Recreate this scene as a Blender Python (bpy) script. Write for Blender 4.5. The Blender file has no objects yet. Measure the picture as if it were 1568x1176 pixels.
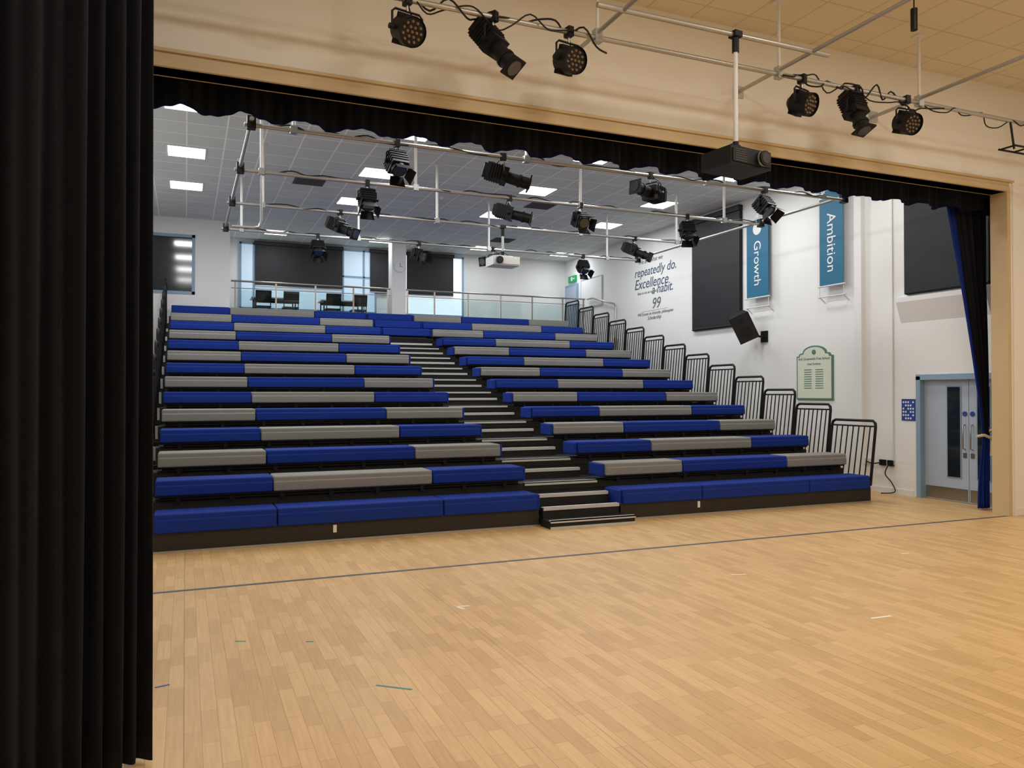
import bpy, math, random
from mathutils import Vector, Matrix
random.seed(7)
scene=bpy.context.scene
try:
    scene.view_settings.view_transform='Standard'
except Exception: pass

# ------------------------------------------------------------------ materials
def srgb(r,g,b):
    def f(c):
        c/=255.0
        return c/12.92 if c<=0.04045 else ((c+0.055)/1.055)**2.4
    return (f(r),f(g),f(b),1)
def new_mat(name):
    m=bpy.data.materials.new(name); m.use_nodes=True
    nt=m.node_tree; b=nt.nodes['Principled BSDF']
    return m,nt,b
def mat(name,col,rough=0.6,metal=0.0,noise=0.0,nscale=20,bump=0.0,bscale=200,spec=0.5,sheen=0.0,emit=None,es=0):
    m,nt,b=new_mat(name)
    b.inputs['Base Color'].default_value=col
    b.inputs['Roughness'].default_value=rough
    b.inputs['Metallic'].default_value=metal
    b.inputs['Specular IOR Level'].default_value=spec
    if sheen:
        b.inputs['Sheen Weight'].default_value=sheen
        b.inputs['Sheen Roughness'].default_value=0.4
    if emit:
        b.inputs['Emission Color'].default_value=emit
        b.inputs['Emission Strength'].default_value=es
    tc=nt.nodes.new('ShaderNodeTexCoord')
    if noise:
        n=nt.nodes.new('ShaderNodeTexNoise'); n.inputs['Scale'].default_value=nscale
        n.inputs['Detail'].default_value=4
        nt.links.new(tc.outputs['Object'],n.inputs['Vector'])
        mx=nt.nodes.new('ShaderNodeMixRGB'); mx.blend_type='MIX'
        mx.inputs[1].default_value=tuple(c*(1-noise) for c in col[:3])+(1,)
        mx.inputs[2].default_value=tuple(min(1,c*(1+noise)) for c in col[:3])+(1,)
        nt.links.new(n.outputs['Fac'],mx.inputs[0]); nt.links.new(mx.outputs[0],b.inputs['Base Color'])
    if bump:
        n2=nt.nodes.new('ShaderNodeTexNoise'); n2.inputs['Scale'].default_value=bscale
        nt.links.new(tc.outputs['Object'],n2.inputs['Vector'])
        bp=nt.nodes.new('ShaderNodeBump'); bp.inputs['Strength'].default_value=bump; bp.inputs['Distance'].default_value=0.01
        nt.links.new(n2.outputs['Fac'],bp.inputs['Height']); nt.links.new(bp.outputs[0],b.inputs['Normal'])
    return m
M_wall=mat('wall_paint_white',srgb(240,240,238),0.85,noise=0.02,nscale=2)
M_cream=mat('wall_paint_cream',srgb(240,235,224),0.85,noise=0.02,nscale=2)
M_tan=mat('trim_tan_wood',srgb(204,180,138),0.5,noise=0.06,nscale=8)
M_black=mat('black_painted_metal',srgb(20,20,22),0.5,noise=0.1,spec=0.3)
M_deck=mat('black_deck',srgb(20,19,18),0.7,noise=0.2)
M_kick=mat('kick_panel_dark',srgb(38,32,27),0.6,noise=0.1)
M_alu=mat('aluminium',srgb(190,192,192),0.35,metal=0.8,noise=0.05)
M_nosing=mat('stair_nosing',srgb(200,202,198),0.5,noise=0.05)
M_pipe=mat('galvanised_pipe',srgb(185,184,180),0.38,metal=0.7,noise=0.08)
M_whitemetal=mat('white_metal',srgb(225,225,222),0.5,noise=0.03)
M_blue=mat('blue_upholstery',srgb(24,52,140),0.8,noise=0.06,nscale=40,bump=0.1,bscale=600,spec=0.2)
M_grey=mat('grey_upholstery',srgb(142,141,136),0.85,noise=0.05,nscale=40,bump=0.1,bscale=600,spec=0.2)
M_curt=mat('black_velvet',srgb(27,28,33),0.95,noise=0.15,nscale=8,bump=0.15,bscale=500,spec=0.1,sheen=0.04)
M_curtblue=mat('blue_curtain_lining',srgb(20,44,124),0.85,noise=0.1,nscale=10,spec=0.2)
M_curthem=mat('navy_curtain_hem',srgb(16,24,58),0.9,noise=0.1,nscale=10,spec=0.1)
M_blind=mat('blackout_blind',srgb(26,27,31),0.6,noise=0.08,nscale=3)
M_teal=mat('banner_teal',srgb(34,108,142),0.6,noise=0.04)
M_white=mat('white_print',srgb(240,240,240),0.6,noise=0.01)
M_txt=mat('wall_lettering_grey',srgb(96,108,116),0.7,noise=0.02)
M_txt2=mat('wall_lettering_blue',srgb(60,84,110),0.7,noise=0.02)
M_door=mat('door_grey_blue',srgb(176,190,208),0.5,noise=0.02)
M_dframe=mat('door_frame_blue',srgb(140,168,192),0.5,noise=0.02)
M_steel=mat('brushed_steel',srgb(170,165,158),0.3,metal=0.9,noise=0.05)
M_darkglass=mat('dark_glass',srgb(30,36,42),0.08,noise=0.02,spec=0.8)
M_board=mat('notice_board_cream',srgb(222,226,206),0.6,noise=0.02)
M_green=mat('notice_green',srgb(84,128,108),0.6,noise=0.02)
M_exit=mat('exit_sign_green',srgb(20,140,80),0.5,noise=0.02,emit=srgb(20,150,80),es=0.3)
M_signblue=mat('sign_blue',srgb(40,70,150),0.5,noise=0.02)
M_lamp=mat('lamp_diffuser',srgb(250,250,250),0.4,emit=(1,0.99,0.97,1),es=3.2)
M_window=mat('daylight_window',srgb(200,220,235),0.4,emit=srgb(190,212,232),es=0.40)
M_winbright=mat('daylight_gap',srgb(235,245,250),0.4,emit=srgb(225,238,248),es=0.7)
for m_ in (M_lamp,M_window,M_winbright,M_exit):
    try: m_.cycles.emission_sampling='NONE'
    except Exception: pass
M_lens=mat('lens_glass',srgb(60,64,74),0.1,noise=0.02,spec=1.0)
M_led=mat('led_lens_amber',srgb(130,104,72),0.25,noise=0.1,nscale=60)
M_cable=mat('black_cable',srgb(15,15,15),0.6,noise=0.05)
M_tapeb=mat('line_tape_blue_grey',srgb(66,74,84),0.6,noise=0.05)
M_tapet=mat('tape_teal',srgb(60,140,140),0.6,noise=0.05)
M_tapew=mat('tape_white',srgb(240,235,220),0.6,noise=0.03)
M_vent=mat('vent_grille_grey',srgb(84,84,86),0.7,noise=0.1)
M_carpet=mat('gallery_floor_grey',srgb(110,108,104),0.8,noise=0.1)
M_tabletop=mat('table_top_pale',srgb(190,190,188),0.4,noise=0.03)

def glass_mat():
    m=bpy.data.materials.new('balustrade_glass'); m.use_nodes=True
    nt=m.node_tree; nt.nodes.clear()
    o=nt.nodes.new('ShaderNodeOutputMaterial'); t=nt.nodes.new('ShaderNodeBsdfTransparent'); g=nt.nodes.new('ShaderNodeBsdfGlossy')
    t.inputs[0].default_value=(0.86,0.93,0.93,1); g.inputs['Roughness'].default_value=0.03
    fr=nt.nodes.new('ShaderNodeFresnel'); fr.inputs[0].default_value=1.45
    mx=nt.nodes.new('ShaderNodeMixShader')
    nt.links.new(fr.outputs[0],mx.inputs[0]); nt.links.new(t.outputs[0],mx.inputs[1]); nt.links.new(g.outputs[0],mx.inputs[2]); nt.links.new(mx.outputs[0],o.inputs[0])
    return m
M_glass=glass_mat()

def tile_mat(name,c1,c2,mort,w=0.6):
    m,nt,b=new_mat(name)
    tc=nt.nodes.new('ShaderNodeTexCoord'); br=nt.nodes.new('ShaderNodeTexBrick')
    br.offset=0; br.squash=1
    br.inputs['Color1'].default_value=c1; br.inputs['Color2'].default_value=c2; br.inputs['Mortar'].default_value=mort
    br.inputs['Scale'].default_value=1; br.inputs['Mortar Size'].default_value=0.012; br.inputs['Mortar Smooth'].default_value=0.0
    br.inputs['Brick Width'].default_value=w; br.inputs['Row Height'].default_value=0.6
    nt.links.new(tc.outputs['Object'],br.inputs['Vector']); nt.links.new(br.outputs['Color'],b.inputs['Base Color'])
    b.inputs['Roughness'].default_value=0.85
    return m
M_ceil=tile_mat('ceiling_tiles_grey',srgb(214,218,214),srgb(207,211,207),srgb(250,252,248))
M_ceil2=tile_mat('ceiling_tiles_cream',srgb(228,217,194),srgb(224,213,190),srgb(207,195,169))

def floor_mat():
    m,nt,b=new_mat('floor_beech_plank')
    L=nt.links; N=nt.nodes
    tc=N.new('ShaderNodeTexCoord'); mp=N.new('ShaderNodeMapping'); mp.inputs['Rotation'].default_value=(0,0,math.radians(90))
    L.new(tc.outputs['Object'],mp.inputs['Vector'])
    br=N.new('ShaderNodeTexBrick'); br.offset=0.37; br.offset_frequency=2; br.squash=1
    br.inputs['Color1'].default_value=srgb(225,186,130); br.inputs['Color2'].default_value=srgb(205,164,109); br.inputs['Mortar'].default_value=srgb(184,144,94)
    br.inputs['Scale'].default_value=1; br.inputs['Mortar Size'].default_value=0.0016; br.inputs['Mortar Smooth'].default_value=0.1
    br.inputs['Brick Width'].default_value=0.42; br.inputs['Row Height'].default_value=0.085; br.inputs['Bias'].default_value=-0.1
    L.new(mp.outputs[0],br.inputs['Vector'])
    mp2=N.new('ShaderNodeMapping'); mp2.inputs['Scale'].default_value=(60,3,1)
    L.new(tc.outputs['Object'],mp2.inputs['Vector'])
    n=N.new('ShaderNodeTexNoise'); n.inputs['Scale'].default_value=1; n.inputs['Detail'].default_value=6
    L.new(mp2.outputs[0],n.inputs['Vector'])
    rp=N.new('ShaderNodeValToRGB'); rp.color_ramp.elements[0].position=0.3; rp.color_ramp.elements[0].color=(0.86,0.835,0.79,1)
    rp.color_ramp.elements[1].position=0.7; rp.color_ramp.elements[1].color=(1.0,1.0,1.0,1)
    L.new(n.outputs['Fac'],rp.inputs[0])
    mx=N.new('ShaderNodeMixRGB'); mx.blend_type='MULTIPLY'; mx.inputs[0].default_value=1
    L.new(br.outputs['Color'],mx.inputs[1]); L.new(rp.outputs[0],mx.inputs[2])
    sx=N.new('ShaderNodeSeparateXYZ'); L.new(tc.outputs['Object'],sx.inputs[0])
    pp=N.new('ShaderNodeMath'); pp.operation='PINGPONG'; pp.inputs[1].default_value=1.0; L.new(sx.outputs[0],pp.inputs[0])
    lt=N.new('ShaderNodeMath'); lt.operation='LESS_THAN'; lt.inputs[1].default_value=0.003; L.new(pp.outputs[0],lt.inputs[0])
    ml=N.new('ShaderNodeMath'); ml.operation='MULTIPLY'; ml.inputs[1].default_value=0.45; L.new(lt.outputs[0],ml.inputs[0])
    mx2=N.new('ShaderNodeMixRGB'); L.new(ml.outputs[0],mx2.inputs[0]); L.new(mx.outputs[0],mx2.inputs[1]); mx2.inputs[2].default_value=srgb(110,85,60)
    L.new(mx2.outputs[0],b.inputs['Base Color'])
    b.inputs['Roughness'].default_value=0.42; b.inputs['Specular IOR Level'].default_value=0.35
    return m
M_floor=floor_mat()

# ------------------------------------------------------------------ mesh builder
class MB:
    def __init__(s): s.v=[]; s.f=[]; s.m=[]; s.sm=[]; s.mats=[]; s.T=Matrix.Identity(4)
    def mi(s,m):
        if m not in s.mats: s.mats.append(m)
        return s.mats.index(m)
    def add(s,vs,fs,m,smooth=False):
        o=len(s.v); s.v+= [tuple(s.T@Vector(p)) for p in vs]
        k=s.mi(m)
        for f in fs: s.f.append(tuple(o+i for i in f)); s.m.append(k); s.sm.append(smooth)
    def box(s,x0,x1,y0,y1,z0,z1,m):
        if x0>x1:x0,x1=x1,x0
        if y0>y1:y0,y1=y1,y0
        if z0>z1:z0,z1=z1,z0
        vs=[(x0,y0,z0),(x1,y0,z0),(x1,y1,z0),(x0,y1,z0),(x0,y0,z1),(x1,y0,z1),(x1,y1,z1),(x0,y1,z1)]
        s.add(vs,[(0,3,2,1),(4,5,6,7),(0,1,5,4),(1,2,6,5),(2,3,7,6),(3,0,4,7)],m)
    def cyl(s,p0,p1,r0,m,r1=None,n=16,caps=True):
        if r1 is None: r1=r0
        p0=Vector(p0);p1=Vector(p1);d=(p1-p0).normalized()
        a=d.orthogonal().normalized(); b=d.cross(a)
        vs=[];
        for p,r in((p0,r0),(p1,r1)):
            for i in range(n):
                t=2*math.pi*i/n; vs.append(tuple(p+(a*math.cos(t)+b*math.sin(t))*r))
        fs=[(i,(i+1)%n,n+(i+1)%n,n+i) for i in range(n)]
        s.add(vs,fs,m,True)
        if caps:
            s.add(vs[:n],[tuple(reversed(range(n)))],m); s.add(vs[n:],[tuple(range(n))],m)
    def tube(s,pts,r,m,n=8,closed=False):
        P=[Vector(p) for p in pts]; k=len(P); vs=[]
        prev=None
        for i in range(k):
            if closed: d=(P[(i+1)%k]-P[i-1]).normalized()
            else: d=(P[min(i+1,k-1)]-P[max(i-1,0)]).normalized()
            if prev is None: a=d.orthogonal().normalized()
            else:
                a=(prev-d*prev.dot(d))
                a=a.normalized() if a.length>1e-6 else d.orthogonal().normalized()
            prev=a; b=d.cross(a)
            for j in range(n):
                t=2*math.pi*j/n; vs.append(tuple(P[i]+(a*math.cos(t)+b*math.sin(t))*r))
        fs=[]
        for i in range(k if closed else k-1):
            i2=(i+1)%k
            for j in range(n): fs.append((i*n+j,i*n+(j+1)%n,i2*n+(j+1)%n,i2*n+j))
        s.add(vs,fs,m,True)
        if not closed:
            s.add(vs[:n],[tuple(reversed(range(n)))],m); s.add(vs[-n:],[tuple(range(n))],m)
    def poly(s,pts,thick,m):
        n=len(pts); vs=[tuple(p) for p in pts]+[tuple(Vector(p)+Vector(thick)) for p in pts]
        fs=[tuple(range(n)),tuple(reversed(range(n,2*n)))]+[(i,n+i,n+(i+1)%n,(i+1)%n) for i in range(n)]
        s.add(vs,fs,m)
    def obj(s,name,parent=None,bevel=0,loc=None):
        me=bpy.data.meshes.new(name)
        vs=s.v
        if loc: vs=[(a-loc[0],b-loc[1],c-loc[2]) for a,b,c in vs]
        me.from_pydata(vs,[],s.f)
        for m in s.mats: me.materials.append(m)
        for p,k,sm in zip(me.polygons,s.m,s.sm): p.material_index=k; p.use_smooth=sm
        me.update()
        o=bpy.data.objects.new(name,me); scene.collection.objects.link(o)
        if loc and not parent: o.location=loc
        if parent: o.parent=parent
        if bevel:
            b=o.modifiers.new('bevel','BEVEL'); b.width=bevel; b.segments=3; b.limit_method='ANGLE'
            for p in me.polygons: p.use_smooth=True
            w_=o.modifiers.new('wn','WEIGHTED_NORMAL')
        return o
def empty(name,loc=(0,0,0)):
    e=bpy.data.objects.new(name,None); e.location=loc; e.empty_display_size=0.2; scene.collection.objects.link(e); return e
def simple_box(name,a,m,parent=None):
    b=MB(); b.box(*a,m); return b.obj(name,parent)
def text(name,body,size,loc,vertical,m,parent=None,align='CENTER',shear=0,ext=0.003):
    c=bpy.data.curves.new(name,'FONT'); c.body=body; c.size=size; c.align_x=align; c.align_y='CENTER'; c.extrude=ext; c.shear=shear
    c.materials.append(m)
    o=bpy.data.objects.new(name,c); scene.collection.objects.link(o)
    if vertical: R=Matrix(((0,0,-1),(0,-1,0),(-1,0,0)))
    else: R=Matrix(((0,0,-1),(-1,0,0),(0,1,0)))
    o.matrix_world=Matrix.Translation(loc)@R.to_4x4()
    if parent:
        o.parent=parent; o.matrix_parent_inverse=Matrix.Translation(-Vector(parent.location))
    return o

# ------------------------------------------------------------------ room shell
CZ=6.0; SCZ=6.12; XW=11.35; YB=22.6; YP=7.5
simple_box('floor',(-2.7,12.7,-2.7,22.8,-0.1,0),M_floor)
b=MB(); b.box(-1.4,XW+0.2,7.7,22.8,CZ,CZ+0.15,M_ceil); b.obj('ceiling')
b=MB(); b.box(-2.7,12.7,-2.7,YP+0.2,SCZ,SCZ+0.15,M_ceil2); b.obj('ceiling_stage')
b=MB()
b.box(-2.7,12.7,YP,YP+0.2,4.63,SCZ,M_cream)
b.box(10.86,12.7,YP,YP+0.2,0,4.63,M_cream)
b.box(-2.7,-1.06,YP,YP+0.2,0,4.63,M_cream)
b.obj('wall_proscenium')
b=MB()
b.box(-1.06,10.86,YP-0.035,YP+0.22,4.63,4.70,M_tan)
b.box(-1.06,10.86,YP-0.02,YP,4.70,4.76,M_tan)
b.box(-1.06,10.93,YP-0.045,YP,4.76,4.79,M_tan)
b.obj('trim_1')
b=MB()
b.box(10.79,10.86,YP-0.035,YP+0.22,0,4.63,M_tan)
b.box(10.86,10.90,YP-0.02,YP,0,4.76,M_cream)
b.box(10.90,10.93,YP-0.045,YP,0,4.76,M_cream)
b.obj('trim_2')
simple_box('wall_stage_back',(-2.7,12.7,-2.9,-2.7,0,SCZ),M_cream)
simple_box('wall_stage_left',(-2.9,-2.7,-2.7,YP,0,SCZ),M_cream)
simple_box('wall_stage_right',(12.7,12.9,-2.7,YP,0,SCZ),M_cream)
simple_box('wall_left',(-1.6,-1.4,7.7,22.8,0,CZ),M_wall)
b=MB()
b.box(XW,XW+0.2,9.42,22.8,0,CZ,M_wall); b.box(XW,XW+0.2,7.7,9.42,2.03,CZ,M_wall)
b.box(XW,XW+0.2,7.7,7.74,0,2.03,M_wall)
b.obj('wall_right')
simple_box('wall_back',(1.0,XW,YB,YB+0.2,0,CZ),M_wall)
b=MB()
wy=20.45
b.box(-1.4,-0.95,wy,wy+0.2,0,CZ,M_wall); b.box(0.2,1.0,wy,wy+0.2,0,CZ,M_wall)
b.box(-0.95,0.2,wy,wy+0.2,0,4.15,M_wall); b.box(-0.95,0.2,wy,wy+0.2,5.6,CZ,M_wall)
b.box(0.85,1.0,wy+0.2,YB,0,CZ,M_wall)
b.obj('wall_back_left')
b=MB()
b.box(-0.95,0.2,wy+0.06,wy+0.09,4.15,5.6,M_darkglass)
for a in((-0.95,-0.88,4.15,5.6),(0.13,0.2,4.15,5.6),(-0.95,0.2,4.15,4.22),(-0.95,0.2,5.53,5.6)):
    b.box(a[0],a[1],wy-0.02,wy+0.1,a[2],a[3],M_dframe)
b.obj('window_1')
b=MB(); b.box(XW-0.02,XW,9.5,20.4,0,0.1,M_white); b.obj('baseboard_right')
b=MB(); b.box(10.94,12.7,YP-0.02,YP,0,0.1,M_cream); b.obj('baseboard_stage')

# gallery slab
b=MB(); b.box(1.0,XW,20.5,YB,3.4,3.55,M_carpet); b.box(1.0,XW,20.5,20.6,0,3.4,M_wall); b.obj('gallery_floor')
b=MB(); b.box(5.17,5.56,20.75,21.15,3.55,CZ,M_wall); b.obj('column')
b=MB()
b.box(1.35,5.15,YB-0.04,YB-0.0,4.1,5.9,M_window)
for x in (1.35,1.7,4.15,4.75,5.1): b.box(x,x+0.05,YB-0.08,YB,4.1,5.9,M_dframe)
b.box(1.35,5.15,YB-0.08,YB,4.05,4.12,M_dframe); b.box(1.35,5.15,YB-0.08,YB,5.86,5.92,M_dframe); b.box(4.1,5.15,YB-0.08,YB,5.1,5.14,M_dframe)
b.obj('window_2')
b=MB()
b.box(5.95,7.85,YB-0.04,YB,4.1,5.9,M_winbright)
for x in (5.95,7.8): b.box(x,x+0.05,YB-0.08,YB,4.1,5.9,M_dframe)
b.box(5.95,7.85,YB-0.08,YB,4.05,4.12,M_dframe); b.box(5.95,7.85,YB-0.08,YB,5.86,5.92,M_dframe)
b.obj('window_3')
def blind_back(x0,x1,z0):
    b=MB(); b.box(x0,x1,YB-0.12,YB-0.105,z0,5.88,M_blind); b.box(x0-0.02,x1+0.02,YB-0.18,YB-0.085,5.85,5.95,M_blind)
    b.cyl((x0,YB-0.112,z0),(x1,YB-0.112,z0),0.018,M_alu); b.obj('roller_blind')
blind_back(1.75,4.15,4.72); blind_back(6.05,7.5,4.68); blind_back(4.95,5.6,4.7)

def blind_right(y0,y1,z0,z1):
    b=MB(); b.box(XW-0.07,XW-0.055,y0,y1,z0,z1,M_blind); b.box(XW-0.12,XW,y0-0.03,y1+0.03,z1,z1+0.12,M_blind)
    b.cyl((XW-0.062,y0,z0),(XW-0.062,y1,z0),0.02,M_black)
    b.box(XW-0.06,XW,y0-0.02,y0+0.03,z0-0.02,z1,M_black); b.box(XW-0.06,XW,y1-0.03,y1+0.02,z0-0.02,z1,M_black)
    b.box(XW-0.05,XW,y0,y1,z0-0.03,z0,M_black)
    b.obj('roller_blind')
blind_right(13.88,15.62,3.27,5.8); blind_right(8.1,9.6,3.45,5.8)
b=MB(); b.poly([(XW,8.12,3.4),(XW-0.12,8.12,3.38),(XW-0.12,8.12,3.3),(XW,8.12,2.95)],(0,1.62,0),M_white); b.obj('window_sill')
b=MB(); b.box(XW-0.1,XW-0.0005,10.5,10.66,0.1,CZ,M_wall); b.obj('pipe_boxing')
b=MB(); b.cyl((XW-0.015,9.9,0.5),(XW-0.015,9.9,CZ),0.012,M_whitemetal,n=8); b.obj('wall_conduit')

# doors
e=empty('door_1',(XW,8.55,0))
b=MB()
b.box(XW-0.03,XW+0.13,9.35,9.43,0,2.03,M_dframe); b.box(XW-0.03,XW+0.13,7.74,7.80,0,2.03,M_dframe); b.box(XW-0.03,XW+0.13,7.74,9.43,1.97,2.06,M_dframe)
b.obj('frame',e,loc=(XW,8.55,0))
for i,(y0,y1) in enumerate(((8.56,9.35),(7.80,8.55))):
    b=MB(); b.box(XW+0.08,XW+0.125,y0,y1,0.01,1.97,M_door)
    b.box(XW+0.07,XW+0.08,y0+0.02,y1-0.02,0.03,0.22,M_steel)
    ya,yb=((8.70,8.92) if i==0 else (8.2,8.40))
    b.box(XW+0.07,XW+0.08,ya-0.02,yb+0.02,0.38,1.87,M_dframe); b.box(XW+0.065,XW+0.075,ya,yb,0.4,1.85,M_darkglass)
    yh=y0+0.06 if i==0 else y1-0.06
    b.tube([(XW+0.08,yh,0.85),(XW+0.03,yh,0.87),(XW+0.03,yh,1.23),(XW+0.08,yh,1.25)],0.011,M_steel)
    b.cyl((XW+0.08,yh,1.42),(XW+0.07,yh,1.42),0.04,M_signblue)
    b.box(XW+0.07,XW+0.08,yh-0.03,yh+0.03,0.72,0.80,M_steel)
    b.obj('leaf_%d'%(i+1),e,loc=(XW,8.55,0))
b=MB(); b.box(XW-0.04,XW,21.65,22.5,3.55,5.2,M_dframe); b.box(XW-0.05,XW-0.03,21.72,22.43,3.55,5.13,M_door); b.cyl((XW-0.09,21.8,4.5),(XW-0.05,21.8,4.5),0.02,M_steel); b.obj('door_2')
b=MB(); b.box(XW-0.06,XW,21.75,22.25,5.27,5.47,M_exit); b.box(XW-0.065,XW-0.06,21.95,22.05,5.31,5.43,M_white); b.box(XW-0.065,XW-0.06,21.8,21.92,5.355,5.385,M_white); b.obj('exit_sign')
b=MB(); b.box(XW-0.03,XW-0.0005,20.1,21.45,4.35,5.25,M_alu); b.box(XW-0.035,XW-0.03,20.14,21.41,4.39,5.21,M_white); b.obj('whiteboard')

# ------------------------------------------------------------------ retractable seating
seat=empty('retractable_seating',(4.9,9.3,0))
SL=(4.9,9.3,0)
NR=14
def ys(k): return 9.30 if k==1 else 9.78+(k-2)*0.846
def zs(k): return 0.425 if k==1 else 1.0+(k-3)*0.2565
def dk(k): return 0.235 if k==1 else zs(k)-0.25
XL0,XL1,XR0,XR1=-0.32,4.28,5.56,10.14
segL=[(-0.32,0.98),(0.98,2.98),(2.98,4.28)]; segR=[(5.56,6.88),(6.88,8.88),(8.88,10.14)]
cb=MB(); fr=MB(); nb=MB()
for k in range(1,NR+1):
    y=ys(k); z=zs(k); D=0.43; th=0.18 if k>1 else 0.21
    gl='BBB' if k==1 else ('BGB' if k%2==0 else 'GBG'); gr='BBB' if k==1 else ('GBG' if k%2==0 else 'BGB')
    for segs,g in((segL,gl),(segR,gr)):
        for (x0,x1),c in zip(segs,g):
            m=M_blue if c=='B' else M_grey
            cb.box(x0+0.004,x1-0.004,y,y+D,z-th,z,m)
            cb.box(x0+0.006,x1-0.006,y-0.012,y+0.05,z-th+0.0,z-0.055,m)
    cb.box(XR0-0.05,XR0+0.002,y+0.03,y+D,z-th-0.02,z-0.01,M_blue)
    cb.box(XL1-0.002,XL1+0.04,y+0.03,y+D,z-th-0.02,z-0.01,M_blue)
    if k>=12: cb.box(XL1+0.05,XR0-0.06,y,y+D,z-th,z,M_blue)
    yn=ys(k+1) if k<NR else 20.30
    fr.box(XL0-0.05,XR1+0.05,y+0.12,yn+0.145,dk(k)-0.1,dk(k),M_deck)
    zl=dk(k-1)-0.02 if k>1 else 0.0
    fr.box(XL0-0.03,XR1+0.03,y+0.13,y+0.16,zl,dk(k)-0.05,M_deck)
    for (a0,a1) in ((XL0,XL1),(XR0,XR1)):
        if k>1:
            fr.cyl((a0+0.05,y+0.10,z-th-0.05),(a1-0.05,y+0.10,z-th-0.05),0.022,M_black,n=8)
            n=8
            for i in range(n):
                x=a0+0.25+(a1-a0-0.5)*i/(n-1)
                fr.box(x-0.025,x+0.025,y+0.07,y+0.3,z-th-0.09,z-th,M_black)
            fr.box(a0,a1,y+0.05,y+0.38,z-th-0.025,z-th,M_black)
    if 1<k<12:
        nb.box(XL1+0.06,XR0-0.08,y+0.10,y+0.17,dk(k)+0.0,dk(k)+0.012,M_nosing)
        nb.box(XL1+0.06,XR0-0.08,y+0.10,y+0.118,dk(k)-0.03,dk(k)+0.012,M_nosing)
    if 1<=k<12:
        zz=(dk(k)+dk(k+1))/2; yy=ys(k+1)-0.20
        nb.box(XL1+0.06,XR0-0.08,yy,ys(k+1)+0.13,dk(k),zz,M_deck)
        nb.box(XL1+0.06,XR0-0.08,yy-0.01,yy+0.06,zz,zz+0.012,M_nosing)
        nb.box(XL1+0.06,XR0-0.08,yy-0.015,yy,zz-0.03,zz+0.012,M_nosing)
fr.box(XL0-0.04,XL1+0.02,9.33,9.37,0.012,0.24,M_kick); fr.box(XR0-0.02,XR1+0.04,9.33,9.37,0.012,0.24,M_kick)
fr.box(XL0-0.04,XR1+0.04,9.37,9.45,0.0,0.12,M_deck)
fr.box(XL0-0.04,XR1+0.04,9.32,9.34,0.0,0.02,M_alu)
fr.box(1.62,1.66,9.325,9.33,0.10,0.19,M_white); fr.box(6.82,6.86,9.325,9.33,0.10,0.19,M_white)
for x in (XL0-0.05,XR1+0.02):
    for k in range(1,NR+1):
        yn=ys(k+1) if k<NR else 20.30
        fr.box(x,x+0.03,ys(k)+0.13,yn+0.13,0.0,dk(k)-0.02,M_deck)
nb.box(XL1+0.04,XR0+0.02,9.02,9.4,0.0,0.10,M_deck); nb.box(XL1+0.04,XR0+0.02,9.0,9.06,0.10,0.115,M_nosing); nb.box(XL1+0.04,XR0+0.02,9.0,9.02,0.0,0.03,M_nosing)
nb.box(XL1+0.04,XR0+0.02,9.0,9.02,0.08,0.115,M_nosing)
nb.box(XL1+0.06,XR0-0.08,9.28,9.5,0.10,0.235,M_deck); nb.box(XL1+0.06,XR0-0.08,9.27,9.34,0.235,0.247,M_nosing); nb.box(XL1+0.06,XR0-0.08,9.262,9.28,0.205,0.247,M_nosing)
cb.obj('bench_cushions',seat,bevel=0.022,loc=SL); fr.obj('seating_frame',seat,loc=SL); nb.obj('aisle_steps',seat,loc=SL)
def rail_side(x):
    rb=MB()
    for k in range(2,NR+1):
        y0=ys(k)-0.5 if k==2 else ys(k)-0.40; y1=ys(k)+0.42
        zt=1.30+(k-2)*0.2565; zb=zt-0.95; ln=0.12
        pts=[(x,y0+ln,zb-0.1),(x,y0+0.01,zt-0.10),(x,y0+0.015,zt-0.04),(x,y0+0.06,zt),(x,y1-0.08,zt),(x,y1-0.02,zt-0.03),(x,y1,zt-0.09),(x,y1+ln,zb-0.1)]
        rb.tube(pts,0.023,M_black,n=8)
        rb.tube([(x,y0+ln,zb+0.02),(x,y1+ln-0.01,zb+0.02)],0.016,M_black,n=6)
        rb.tube([(x,y0+0.01,zt-0.09),(x,y1,zt-0.09)],0.014,M_black,n=6)
        n=7
        for i in range(1,n+1):
            yy=y0+(y1-y0)*i/(n+1)
            rb.tube([(x,yy,zt-0.09),(x,yy+ln,zb+0.02)],0.0115,M_black,n=6)
        xs=-1 if x>4 else 1
        for yy in (y0+ln,y1+ln-0.04):
            rb.box(min(x,x+xs*0.1),max(x,x+xs*0.1),yy,yy+0.04,zb-0.12,zb-0.06,M_black)
    rb.obj('guard_rails',seat,loc=SL)
rail_side(10.25); rail_side(-0.44)

# ------------------------------------------------------------------ balustrade
def balustrade(name,x0,x1,y,posts):
    b=MB(); b.cyl((x0,y,4.6),(x1,y,4.6),0.024,M_steel,n=12); b.cyl((x0,y,3.68),(x1,y,3.68),0.014,M_steel,n=8)
    b.cyl((x0,y,4.42),(x1,y,4.42),0.010,M_steel,n=8)
    for p in posts:
        b.box(p-0.022,p+0.022,y-0.01,y+0.01,3.55,4.6,M_steel)
        b.box(p-0.06,p+0.06,y-0.04,y+0.04,3.55,3.56,M_steel)
    for a,c in zip(posts[:-1],posts[1:]): b.box(a+0.04,c-0.04,y-0.005,y+0.005,3.72,4.38,M_glass)
    b.obj(name)
balustrade('balustrade',1.05,5.16,20.9,[1.15,2.15,3.15,4.15,5.09]); balustrade('balustrade',5.57,11.18,20.9,[5.64,6.42,7.42,8.42,9.42,10.42,11.12])
b=MB()
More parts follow.
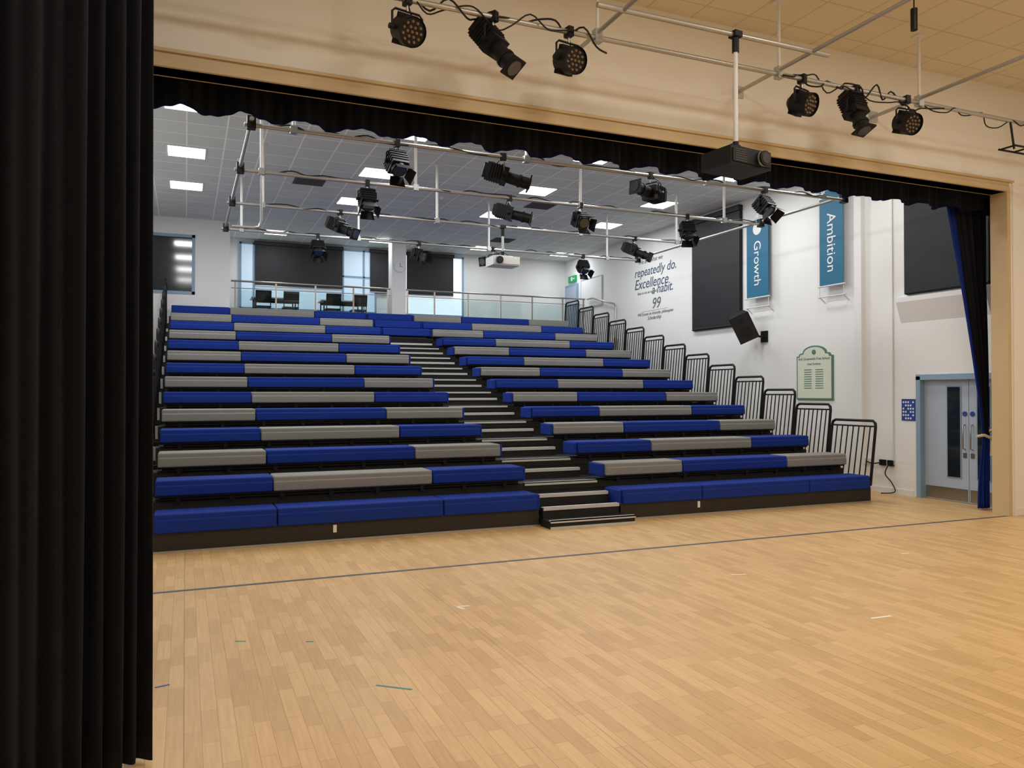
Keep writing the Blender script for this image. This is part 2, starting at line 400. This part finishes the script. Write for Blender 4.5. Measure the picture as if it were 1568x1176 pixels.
b.tube([(11.25,20.9,4.6),(11.25,20.55,4.6),(11.25,19.3,4.3),(11.25,19.2,4.2),(11.25,19.2,3.3)],0.022,M_steel)
b.box(11.21,11.29,19.15,19.25,0,3.3,M_steel)
b.obj('stair_handrail')
def table(x,y):
    b=MB(); z=3.55
    b.box(x-0.6,x+0.6,y-0.35,y+0.35,z+0.72,z+0.75,M_tabletop)
    for sx in(-0.52,0.52):
        for sy in(-0.28,0.28): b.cyl((x+sx,y+sy,z),(x+sx,y+sy,z+0.72),0.018,M_black,n=8)
    b.box(x-0.52,x+0.52,y-0.29,y-0.27,z+0.66,z+0.72,M_black); b.box(x-0.52,x+0.52,y+0.27,y+0.29,z+0.66,z+0.72,M_black)
    b.obj('table')
def chair(x,y,r):
    b=MB(); b.T=Matrix.Translation((x,y,3.55))@Matrix.Rotation(r,4,'Z')
    b.box(-0.2,0.2,-0.2,0.2,0.44,0.47,M_black)
    b.poly([(-0.2,0.19,0.55),(0.2,0.19,0.55),(0.2,0.25,0.86),(-0.2,0.25,0.86)],(0,0.02,0),M_black)
    for sx in(-0.18,0.18):
        b.tube([(sx,-0.19,0),(sx,-0.17,0.44)],0.012,M_black); b.tube([(sx,0.24,0),(sx,0.18,0.44),(sx,0.2,0.55),(sx,0.26,0.85)],0.012,M_black)
    b.obj('chair')
for x in (2.2,4.0):
    table(x,21.85)
    for dx in (-0.35,0.35): chair(x+dx,21.26,math.pi)
b=MB(); b.cyl((5.38,20.75,5.2),(5.38,20.71,5.2),0.16,M_whitemetal,n=32); b.cyl((5.38,20.71,5.2),(5.38,20.705,5.2),0.14,M_white,n=32)
b.box(5.375,5.385,20.70,20.705,5.2,5.3,M_black); b.box(5.38,5.45,20.70,20.705,5.195,5.205,M_black)
b.obj('wall_clock')

# ------------------------------------------------------------------ ceiling lamps
def panel(x,y,z,power,col,s=0.6):
    b=MB(); b.box(x-s/2,x+s/2,y-s/2,y+s/2,z-0.012,z,M_whitemetal); b.box(x-s/2+0.02,x+s/2-0.02,y-s/2+0.02,y+s/2-0.02,z-0.018,z-0.012,M_lamp)
    o=b.obj('ceiling_light_panel',loc=(x,y,z))
    l=bpy.data.lights.new('panel_lamp','AREA'); l.shape='SQUARE'; l.size=s-0.05; l.energy=power; l.color=col
    lo=bpy.data.objects.new('panel_lamp',l); lo.location=(0,0,-0.03); lo.parent=o; scene.collection.objects.link(lo)
PA=40
for y in (12.3,14.8,17.2):
    for x in (0.0,3.4,6.8,9.8): panel(x,y,CZ,PA,(0.97,0.985,0.99),0.64)
for x in (0.0,3.4,6.8,9.8): panel(x,9.6,CZ,35,(1.0,0.99,0.97),0.64)
for x in (2.2,5.0,8.0,10.6): panel(x,21.3,CZ,18,(0.92,0.96,1.0),0.6)
for y in (-0.6,2.0,4.4):
    for x in (0.6,3.6,6.6,9.6): panel(x,y,SCZ,31,(1.0,0.955,0.875),0.6)
for (x,y) in ((2.27,15.9),(7.4,15.95),(8.1,20.0)):
    b=MB(); b.box(x-0.3,x+0.3,y-0.3,y+0.3,CZ-0.01,CZ,M_vent)
    for i in range(9): b.box(x-0.27,x+0.27,y-0.25+i*0.06,y-0.23+i*0.06,CZ-0.02,CZ-0.01,M_vent)
    b.obj('ceiling_vent')
for (x,y) in ((0.9,14.9),(5.1,16.1),(8.6,17.9)):
    b=MB(); b.cyl((x,y,CZ),(x,y,CZ-0.03),0.06,M_whitemetal,r1=0.055); b.cyl((x,y,CZ-0.03),(x,y,CZ-0.05),0.04,M_whitemetal,r1=0.03); b.obj('smoke_detector')

# ------------------------------------------------------------------ rigs
def wig(p0,p1,amp,n,r,seed):
    rnd=random.Random(seed); p0=Vector(p0);p1=Vector(p1); out=[]
    for i in range(n+1):
        t=i/n; p=p0.lerp(p1,t)
        out.append(p+Vector((rnd.uniform(-.03,.03),rnd.uniform(-amp,amp)*0.5,rnd.uniform(-amp,amp*0.5))))
    return out
def smooth(pts,k=4):
    out=[];n=len(pts)
    for i in range(n-1):
        a=pts[max(i-1,0)];b_=pts[i];c=pts[i+1];d=pts[min(i+2,n-1)]
        for j in range(k):
            t=j/k
            out.append(0.5*((2*b_)+(c-a)*t+(2*a-5*b_+4*c-d)*t*t+(3*b_-a-3*c+d)*t**3))
    out.append(pts[-1]); return out
RZ=4.95; RY=[9.73,11.75,13.85,16.1]; RX0,RX1=0.71,10.05
b=MB()
for y in RY:
    b.cyl((RX0-0.08,y,RZ),(RX1+0.08,y,RZ),0.026,M_pipe,n=12)
    b.tube(smooth(wig((RX0,y,RZ+0.03),(RX1,y,RZ+0.03),0.05,40,0,int(y*10))),0.010,M_cable,n=5)
for x in (RX0,RX1): b.cyl((x,RY[0]-0.1,RZ+0.05),(x,RY[-1]+0.1,RZ+0.05),0.026,M_pipe,n=12)
for y in RY:
    for x in (RX0,RX1): b.box(x-0.05,x+0.05,y-0.05,y+0.05,RZ-0.05,RZ+0.1,M_black)
for i,y in enumerate(RY):
    for x in ((1.2,4.3,7.3,9.6) if i%2==0 else (1.0,3.3,6.2,9.2)):
        b.cyl((x,y,RZ),(x,y,CZ-0.002),0.024,M_whitemetal,n=8); b.box(x-0.04,x+0.04,y-0.04,y+0.04,RZ-0.04,RZ+0.05,M_alu); b.box(x-0.06,x+0.06,y-0.06,y+0.06,CZ-0.015,CZ-0.001,M_whitemetal)
b.tube([(1.0,11.75,RZ+0.35),(1.0,11.75,RZ),(1.0,11.75,RZ-0.7),(0.97,11.75,RZ-0.8),(0.88,11.75,RZ-0.82),(0.6,11.75,RZ-0.82)],0.02,M_pipe)
b.obj('lighting_rig')

def rotm(loc,yaw): return Matrix.Translation(loc)@Matrix.Rotation(yaw,4,'Z')
def clamp_yoke(b,w,drop):
    b.box(-0.03,0.03,-0.045,0.045,-0.05,0.045,M_black); b.cyl((0,0,-0.05),(0,0,-0.11),0.012,M_alu,n=8)
    b.tube([(-w,0,-drop),(-w,0,-0.14),(-w+0.03,0,-0.11),(w-0.03,0,-0.11),(w,0,-0.14),(w,0,-drop)],0.011,M_black,n=6)
    for s in(-1,1): b.cyl((s*(w-0.02),0,-drop),(s*(w+0.03),0,-drop),0.025,M_black,n=10)
    b.tube(smooth([Vector((0.02,0.03,-0.02)),Vector((0.1,0.1,-0.12)),Vector((0.07,0.13,-drop*0.8)),Vector((0,0.08,-drop))]),0.007,M_cable,n=5)
def par_light(loc,yaw,tilt):
    b=MB(); T=rotm(loc,yaw); b.T=T; clamp_yoke(b,0.15,0.28)
    b.T=T@Matrix.Translation((0,0,-0.28))@Matrix.Rotation(tilt,4,'X')
    b.cyl((0,0.10,0),(0,-0.10,0),0.125,M_black,r1=0.13,n=24); b.cyl((0,0.10,0),(0,0.17,0),0.115,M_black,r1=0.06,n=24)
    b.cyl((0,-0.10,0),(0,-0.13,0),0.13,M_black,r1=0.13,n=24,caps=False); b.cyl((0,-0.104,0),(0,-0.106,0),0.12,M_black,n=24)
    for r,n in((0,1),(0.045,6),(0.088,11)):
        for i in range(n):
            a=2*math.pi*i/n; b.cyl((r*math.cos(a),-0.105,r*math.sin(a)),(r*math.cos(a),-0.118,r*math.sin(a)),0.015,M_led,r1=0.010,n=10)
    for i in range(4): b.box(-0.09,0.09,0.02+0.02*i,0.026+0.02*i,-0.135,0.135,M_black)
    b.obj('par_stage_light')
def profile_light(loc,yaw,tilt,L=0.36):
    b=MB(); T=rotm(loc,yaw); b.T=T; clamp_yoke(b,0.14,0.26)
    b.T=T@Matrix.Translation((0,0,-0.26))@Matrix.Rotation(tilt,4,'X')
    b.box(-0.10,0.10,0.02,0.24,-0.09,0.11,M_black); b.box(-0.08,0.08,0.24,0.28,-0.07,0.09,M_black)
    for i in range(5): b.box(-0.11,0.11,0.05+0.035*i,0.06+0.035*i,-0.10,0.12,M_black)
    b.box(-0.115,0.115,-0.06,0.02,-0.10,0.10,M_black)
    b.cyl((0,-0.05,0),(0,-L,0),0.075,M_black,r1=0.08,n=20); b.cyl((0,-L*0.6,0),(0,-L*0.6-0.03,0),0.09,M_black,n=20)
    b.box(-0.1,0.1,-L-0.02,-L,-0.1,0.1,M_black); b.cyl((0,-L-0.02,0),(0,-L-0.03,0),0.075,M_lens,n=20)
    b.cyl((0.1,0.1,0.02),(0.15,0.1,0.02),0.015,M_alu,n=8)
    b.obj('profile_spotlight')
def fresnel_light(loc,yaw,tilt):
    b=MB(); T=rotm(loc,yaw); b.T=T; clamp_yoke(b,0.14,0.25)
    b.T=T@Matrix.Translation((0,0,-0.25))@Matrix.Rotation(tilt,4,'X')
    b.box(-0.11,0.11,-0.10,0.13,-0.11,0.11,M_black); b.cyl((0,-0.10,0),(0,-0.15,0),0.1,M_black,n=20); b.cyl((0,-0.15,0),(0,-0.156,0),0.085,M_lens,n=20)
    for i in range(4): b.box(-0.12,0.12,-0.05+0.045*i,-0.035+0.045*i,-0.12,0.12,M_black)
    for s in(-1,1):
        b.poly([(s*0.10,-0.15,-0.09),(s*0.10,-0.15,0.09),(s*0.16,-0.27,0.11),(s*0.16,-0.27,-0.11)],(0.004,0,0),M_black)
        b.poly([(-0.09,-0.15,s*0.10),(0.09,-0.15,s*0.10),(0.11,-0.27,s*0.15),(-0.11,-0.27,s*0.15)],(0,0,0.004),M_black)
    b.obj('fresnel_spotlight')
rd=math.radians
for x,y,kind,yaw,tilt in ((2.48,9.73,'f',10,55),(3.95,9.73,'p',75,15),(6.30,9.73,'p',-70,-5),(8.40,9.73,'f',15,50),
    (2.54,11.75,'f',0,60),(4.89,11.75,'p',60,15),(6.2,11.75,'f',0,30),(8.38,11.75,'f',-20,60),
    (2.51,13.85,'p',40,25),(8.57,13.85,'p',35,25),
    (2.47,16.1,'f',0,50),(4.59,16.1,'f',30,20),(6.30,16.1,'p',-60,10),(8.56,16.1,'f',0,50)):
    (fresnel_light if kind=='f' else profile_light)((x,y,RZ),rd(yaw),rd(tilt))
SZ=5.3; SY=6.8
b=MB()
b.cyl((-2.0,SY,SZ),(12.4,SY,SZ),0.026,M_pipe,n=12)
b.cyl((3.5,6.3,SZ+0.05),(6.3,6.3,SZ+0.05),0.026,M_pipe,n=12)
for x in (3.78,6.08,8.25):
    b.cyl((x,1.0,SZ+0.05),(x,7.49,SZ+0.05),0.022,M_pipe,n=12); b.box(x-0.07,x+0.07,7.48,7.499,SZ-0.02,SZ+0.12,M_alu)
for x in (1.2,3.78,6.08,8.25,10.6):
    b.cyl((x,SY,SZ),(x,SY,SCZ-0.002),0.018,M_whitemetal,n=8); b.box(x-0.04,x+0.04,SY-0.04,SY+0.04,SZ-0.05,SZ+0.08,M_alu); b.box(x-0.06,x+0.06,SY-0.06,SY+0.06,SCZ-0.015,SCZ-0.001,M_whitemetal)
for x in (3.78,6.08,8.25): b.cyl((x,2.5,SZ+0.05),(x,2.5,SCZ-0.002),0.016,M_whitemetal,n=8)
b.tube(smooth(wig((0.5,SY,SZ+0.03),(3.9,SY,SZ+0.02),0.14,22,0,3)),0.010,M_cable,n=5)
b.tube(smooth(wig((1.2,SY,SZ+0.02),(3.5,SY,SZ+0.02),0.16,14,0,9)),0.008,M_cable,n=5)
b.tube(smooth(wig((6.1,SY,SZ+0.03),(8.6,SY,SZ+0.02),0.14,18,0,4)),0.010,M_cable,n=5)
b.tube(smooth(wig((6.3,SY,SZ+0.02),(10.4,SY,SZ+0.02),0.12,24,0,5)),0.008,M_cable,n=5)
# black side ladder bar hung from the pipe
for yy in (6.65,6.85): b.tube([(9.75,yy,4.92),(11.9,yy,4.92)],0.014,M_black)
for i in range(9): b.tube([(9.77+0.265*i,6.65,4.92),(9.77+0.265*i,6.85,4.92)],0.012,M_black)
for x in (9.9,11.7): b.tube([(x,6.75,4.92),(x,6.8,SZ)],0.014,M_black)
b.obj('stage_lighting_rig')
par_light((1.83,SY,SZ),rd(12),rd(28)); profile_light((2.66,SY,SZ),rd(35),rd(50),0.34); par_light((3.46,SY,SZ),rd(10),rd(20))
par_light((6.41,SY,SZ),rd(15),rd(22)); profile_light((7.21,SY,SZ),rd(5),rd(65),0.26); par_light((8.03,SY,SZ),rd(-5),rd(25))
b=MB(); b.cyl((7.15,5.95,5.62),(7.15,5.95,5.85),0.035,M_black); b.cyl((7.15,5.95,5.85),(7.15,5.95,SCZ),0.008,M_cable,n=6); b.obj('hanging_microphone')
def projector(name,loc,w,d,h,m,top,yaw=0,lensx=0.13):
    b=MB(); b.T=rotm(loc,yaw)
    b.box(-w/2,w/2,-d/2,d/2,-h/2,h/2,m)
    b.box(-w/2+0.02,w/2-0.02,-d/2-0.012,-d/2,-h/2+0.02,h/2-0.03,m)
    b.cyl((lensx,-d/2-0.01,0),(lensx,-d/2-0.07,0),h*0.40,M_black,n=24); b.cyl((lensx,-d/2-0.05,0),(lensx,-d/2-0.075,0),h*0.30,M_lens,n=24)
    b.cyl((lensx,-d/2-0.03,0),(lensx,-d/2-0.05,0),h*0.42,M_alu,n=24,caps=False)
    for i in range(6): b.box(-w/2+0.05,-w/2+0.2,-d/2-0.016,-d/2-0.01,-h/2+0.03+i*0.022,-h/2+0.038+i*0.022,M_vent)
    b.box(-w*0.3,w*0.3,-d*0.3,d*0.3,h/2,h/2+0.025,m)
    b.cyl((0,0,h/2+0.02),(0,0,h/2+0.12),0.03,M_black); b.cyl((0,0,h/2+0.1),(0,0,top-loc[2]),0.024,M_whitemetal if m==M_black else M_alu,n=12)
    b.cyl((0,0,top-loc[2]-0.18),(0,0,top-loc[2]),0.035,M_black,n=12); b.box(-0.05,0.05,-0.05,0.05,top-loc[2]-0.03,top-loc[2]+0.03,M_black)
    for sx in(-1,1): b.tube([(sx*w*0.28,0,h/2+0.02),(sx*w*0.1,0,h/2+0.09),(0,0,h/2+0.1)],0.009,M_black,n=6)
    o=b.obj(name)
    mod=o.modifiers.new('bevel','BEVEL'); mod.width=0.012; mod.segments=2; mod.limit_method='ANGLE'
projector('projector',(5.08,6.3,4.06),0.56,0.40,0.18,M_black,SZ+0.05,rd(8))
projector('projector',(5.62,13.85,4.27),0.55,0.4,0.17,M_whitemetal,RZ,0,-0.16)

# ------------------------------------------------------------------ wall items (right wall)
def banner(y0,y1,z0,z1,word,logo):
    x=XW-0.14
    b=MB(); b.box(x-0.004,x+0.004,y0,y1,z0,z1,M_teal)
    for z in(z0-0.0,z1):
        b.cyl((x,y0-0.04,z),(x,y1+0.04,z),0.016,M_whitemetal,n=8)
    b.box(XW-0.15,XW,(y0+y1)/2-0.05,(y0+y1)/2+0.05,z1+0.02,z1+0.10,M_whitemetal)
    for s in (y0,y1):
        b.tube([(x,s,z0),(x,s,z0-0.2)],0.006,M_whitemetal,n=5)
    b.cyl((x,y0-0.04,z0-0.2),(x,y1+0.04,z0-0.2),0.012,M_whitemetal,n=8)
    b.tube([(x,y0,z0-0.2),(XW,y0,z0-0.3)],0.012,M_whitemetal,n=6); b.tube([(x,y1,z0-0.2),(XW,y1,z0-0.3)],0.012,M_whitemetal,n=6)
    ym=(y0+y1)/2
    if logo: b.cyl((x-0.004,ym,z1-0.2),(x-0.008,ym,z1-0.2),0.13,M_white,n=24)
    o=b.obj('wall_banner')
    text('lettering',word,0.30,(x-0.007,ym,(z0+z1)/2-0.10),True,M_white,o)
banner(12.88,13.55,3.78,5.45,'Growth',True); banner(10.87,11.45,3.78,5.6,'Ambition',False)
b=MB(); b.box(XW-0.004,XW,16.75,18.0,3.93,3.935,M_txt); o=b.obj('wall_quote_lettering')
def q(s,size,y,z,m=M_txt,al='LEFT'): text('lettering',s,size,(XW-0.003,y,z),False,m,o,al,shear=0.25,ext=0.002)
q('We are what we',0.17,18.15,5.28); q('repeatedly do.',0.34,18.35,5.0,M_txt2); q('Excellence',0.38,18.35,4.68,M_txt2); q('then is not an act but',0.11,18.2,4.44); q('a habit.',0.34,17.5,4.47,M_txt2)
q('99',0.4,17.5,4.1); q('Will Durant on Aristotle, philosopher',0.11,18.2,3.86); q('Scholarship',0.14,17.7,3.74)
b=MB()
b.T=Matrix.Translation((10.95,13.35,3.17))@Matrix.Rotation(rd(-42),4,'Z')@Matrix.Rotation(rd(-24),4,'Y')@Matrix.Rotation(rd(20),4,'X')
b.poly([(-0.21,-0.17,-0.3),(0.21,-0.17,-0.3),(0.13,0.15,-0.3),(-0.13,0.15,-0.3)],(0,0,0.6),M_black)
b.box(-0.195,0.195,-0.18,-0.17,-0.285,0.285,M_blind)
b.cyl((0,-0.18,-0.1),(0,-0.184,-0.1),0.13,M_cable,n=24); b.cyl((0,-0.18,0.17),(0,-0.184,0.17),0.06,M_cable,n=24)
b.T=Matrix.Identity(4)
b.tube([(11.0,13.3,3.1),(11.2,13.15,2.95),(XW-0.02,13.15,2.95)],0.025,M_black); b.box(XW-0.03,XW,13.05,13.25,2.83,3.07,M_black)
b.obj('wall_loudspeaker')
def arch(y0,y1,z0,zs_,zt,n=12):
    ym=(y0+y1)/2; w=(y1-y0)/2; sh=0.16
    pts=[(y0,z0),(y1,z0),(y1,zs_),(y1-0.05,zs_),(y1-0.08,zs_+0.05),(y1-sh,zs_+0.06)]
    for i in range(1,n):
        a=math.pi*i/n; pts.append((ym+(w-sh)*math.cos(a),zs_+0.06+(zt-zs_-0.06)*math.sin(a)))
    pts+=[(y0+sh,zs_+0.06),(y0+0.08,zs_+0.05),(y0+0.05,zs_),(y0,zs_)]
    return pts
b=MB()
b.poly([(XW-0.03,y,z) for y,z in arch(11.25,12.19,1.62,2.48,2.68)],(0.03,0,0),M_green)
b.poly([(XW-0.036,y,z) for y,z in arch(11.28,12.16,1.65,2.455,2.65)],(0.006,0,0),M_board)
b.cyl((XW-0.042,11.72,2.55),(XW-0.036,11.72,2.55),0.05,M_green)
for c in range(2):
    for i in range(9):
        b.box(XW-0.039,XW-0.036,11.78-c*0.3,11.98-c*0.3+0.0,2.2-i*0.045,2.215-i*0.045,M_green)
pl=b.obj('honours_board')
text('lettering','Ark Greenwich Free School',0.072,(XW-0.038,11.72,2.42),False,M_txt2,pl,ext=0.001); text('lettering','Head Students',0.06,(XW-0.038,11.72,2.32),False,M_txt2,pl,ext=0.001)
b=MB(); b.box(XW-0.01,XW,9.46,9.73,1.28,1.65,M_signblue)
for i in range(5):
    for j in range(6):
        if (i*3+j*5)%4!=0: b.cyl((XW-0.013,9.50+i*0.048,1.32+j*0.055),(XW-0.01,9.50+i*0.048,1.32+j*0.055),0.017,M_white,n=8)
b.obj('wall_sign')
b=MB()
for y in (10.45,10.12,9.95): b.box(XW-0.04,XW,y-0.06,y+0.06,0.48,0.58,M_black if y<10.2 else M_whitemetal)
b.tube(smooth([Vector((XW-0.05,10.45,0.53)),Vector((XW-0.07,10.3,0.5)),Vector((XW-0.06,10.12,0.53))]),0.012,M_cable)
b.tube(smooth([Vector((XW-0.05,9.95,0.53)),Vector((XW-0.1,10.0,0.35)),Vector((XW-0.06,9.9,0.2)),Vector((XW-0.1,9.8,0.05)),Vector((XW-0.2,10.0,0.012))]),0.010,M_cable)
b.obj('wall_socket')

# ------------------------------------------------------------------ curtains
def curtain(name,path,zfun,wave,mats,nz=40,ns=400,matfun=None,thick=0.006):
    vs=[];fs=[];mi=[]
    for j in range(nz+1):
        t=j/nz
        for i in range(ns+1):
            u=i/ns; z0,z1=zfun(u); z=z0+(z1-z0)*t
            x,y,nx,ny=path(u,z); w=wave(u,z)
            vs.append((x+nx*w,y+ny*w,z))
    for j in range(nz):
        for i in range(ns):
            a=j*(ns+1)+i; fs.append((a,a+1,a+ns+2,a+ns+1)); mi.append(matfun((i+.5)/ns,(j+.5)/nz) if matfun else 0)
    me=bpy.data.meshes.new(name); me.from_pydata(vs,[],fs)
    for m in mats: me.materials.append(m)
    for p,k in zip(me.polygons,mi): p.material_index=k; p.use_smooth=True
    o=bpy.data.objects.new(name,me); scene.collection.objects.link(o)
    s=o.modifiers.new('thick','SOLIDIFY'); s.thickness=thick
    return o
def poly_path(P):
    segs=[];tot=0
    for a,c in zip(P[:-1],P[1:]):
        l=math.hypot(c[0]-a[0],c[1]-a[1]); segs.append((tot,l,a,c)); tot+=l
    def f(u,z):
        s=u*tot
        for st,l,a,c in segs:
            if s<=st+l+1e-9:
                k=(s-st)/l; dx=(c[0]-a[0])/l; dy=(c[1]-a[1])/l
                return a[0]+(c[0]-a[0])*k,a[1]+(c[1]-a[1])*k,dy,-dx
        return P[-1][0],P[-1][1],0,0
    return f
def folds(n,amp,seed,chirp=0.0,sharp=0.6,harm=0.012):
    rnd=random.Random(seed); ph=[rnd.uniform(0,6.28) for _ in range(6)]
    def w(u,z):
        uu=u+chirp*u*(1-u)
        p=2*math.pi*n*uu+0.9*math.sin(2*math.pi*2.3*u+ph[0])+0.6*math.sin(2*math.pi*5.1*u+ph[1])+0.12*math.sin(z*1.7+ph[2]+u*9)
        s=math.sin(p)
        s=math.copysign(abs(s)**sharp,s)
        a=amp*(0.75+0.35*math.sin(2*math.pi*3.7*u+ph[3])+0.05*math.sin(z*2.1+ph[4]))
        return s*a+harm*math.sin(p*0.43+ph[5]+z*0.5)
    return w
curtain('stage_curtain',poly_path([(-0.155,4.11),(-0.78,3.80),(-1.5,3.6),(-2.4,3.45)]),lambda u:(0.015,SCZ-0.02),folds(19,0.045,5,chirp=0.5,sharp=1.0,harm=0.02),[M_curt],nz=24,ns=900)
curtain('stage_curtain',poly_path([(-0.33,6.5),(-0.9,6.45),(-2.4,6.4)]),lambda u:(0.015,SCZ-0.02),lambda u,z,w=folds(14,0.05,8): w(u,z)+max(0,0.6-z)*0.08*(1-u),[M_curt],nz=24,ns=400)
wv=folds(24,0.03,12,sharp=0.8)
def vw(u,z): return wv(u,z)+0.04*math.sin(2*math.pi*u*22)+0.015*math.sin(2*math.pi*u*95+math.sin(u*40))
curtain('stage_valance',poly_path([(-1.3,7.92),(11.25,7.92)]),lambda u:(4.425+0.022*math.sin(2*math.pi*u*22+0.6)+0.008*math.sin(2*math.pi*u*51),5.3),vw,[M_curt,M_curthem],nz=30,ns=1400,matfun=lambda u,t:1 if t<0.034 else 0)
b=MB(); b.box(-1.35,11.3,7.86,7.98,5.301,5.36,M_black)
for x in (-1,2,5,8,11): b.box(x-0.02,x+0.02,7.7,7.98,5.36,5.40,M_black)
b.obj('curtain_track')
def xl(z):
    if z>1.05: t=(z-1.05)/(4.7-1.05); return 11.08-0.82*(t**1.15)
    t=(1.05-z)/1.05; return 11.08-0.12*math.sin(min(1,t*1.1)*math.pi/2)
def hp(u,z):
    a=xl(z); return a+(11.23-a)*u,8.07,0,-1
wh=folds(6,0.045,21)
curtain('house_curtain',hp,lambda u:(0.02,5.28),lambda u,z:wh(u,z)*(0.35+0.65*min(1,abs(z-1.05)/1.0)),[M_curt,M_curtblue],nz=60,ns=160,matfun=lambda u,t:1 if (u<0.2 or t<0.2) else 0)
b=MB(); b.tube([(11.02,8.0,1.12),(11.15,7.95,1.06),(11.3,8.02,1.14),(11.33,8.09,1.2),(11.15,8.15,1.1),(11.03,8.11,1.1)],0.022,M_tan,n=8,closed=True)
b.cyl((11.10,7.93,1.04),(11.10,7.93,0.82),0.02,M_tan,r1=0.035); b.box(11.3,XW,8.05,8.13,1.15,1.23,M_steel); b.obj('curtain_tieback')

# ------------------------------------------------------------------ floor lines
def strip(name,p,q_,w,m,z=0.0015):
    p=Vector((*p,0));q_=Vector((*q_,0)); d=(q_-p).normalized(); n=Vector((-d.y,d.x,0))*w/2
    b=MB(); b.poly([p-n+Vector((0,0,z)),q_-n+Vector((0,0,z)),q_+n+Vector((0,0,z)),p+n+Vector((0,0,z))],(0,0,-z),m); b.obj(name)
strip('floor_line',(-1.0,7.5),(10.79,7.5),0.055,M_tapeb)
strip('floor_tape',(1.06,4.63),(1.24,4.48),0.018,M_tapet)
strip('floor_tape',(0.33,5.83),(0.40,5.80),0.018,M_tapet); strip('floor_tape',(0.79,5.63),(0.84,5.61),0.018,M_tapet)
strip('floor_tape',(-0.16,5.10),(-0.08,5.12),0.02,M_signblue)
strip('floor_tape',(4.92,4.51),(5.12,4.50),0.025,M_tapew); strip('floor_tape',(2.05,6.08),(2.16,6.05),0.022,M_tapew); strip('floor_tape',(2.05,6.08),(2.09,5.98),0.022,M_tapew)
strip('floor_tape',(4.86,6.12),(5.0,6.07),0.02,M_tapew); strip('floor_tape',(7.2,6.2),(7.3,6.18),0.02,M_tapew)

# ------------------------------------------------------------------ world + camera
w=bpy.data.worlds.new('world'); scene.world=w; w.use_nodes=True
w.node_tree.nodes['Background'].inputs[0].default_value=(0.6,0.7,0.8,1); w.node_tree.nodes['Background'].inputs[1].default_value=0.5
cam=bpy.data.cameras.new('camera'); co=bpy.data.objects.new('camera',cam); scene.collection.objects.link(co)
cam.sensor_width=36; cam.lens=36*1191/1568
co.location=(0,0,1.75); co.rotation_euler=(math.radians(90.67),0,math.radians(-22.77))
cam.clip_end=200
scene.camera=co
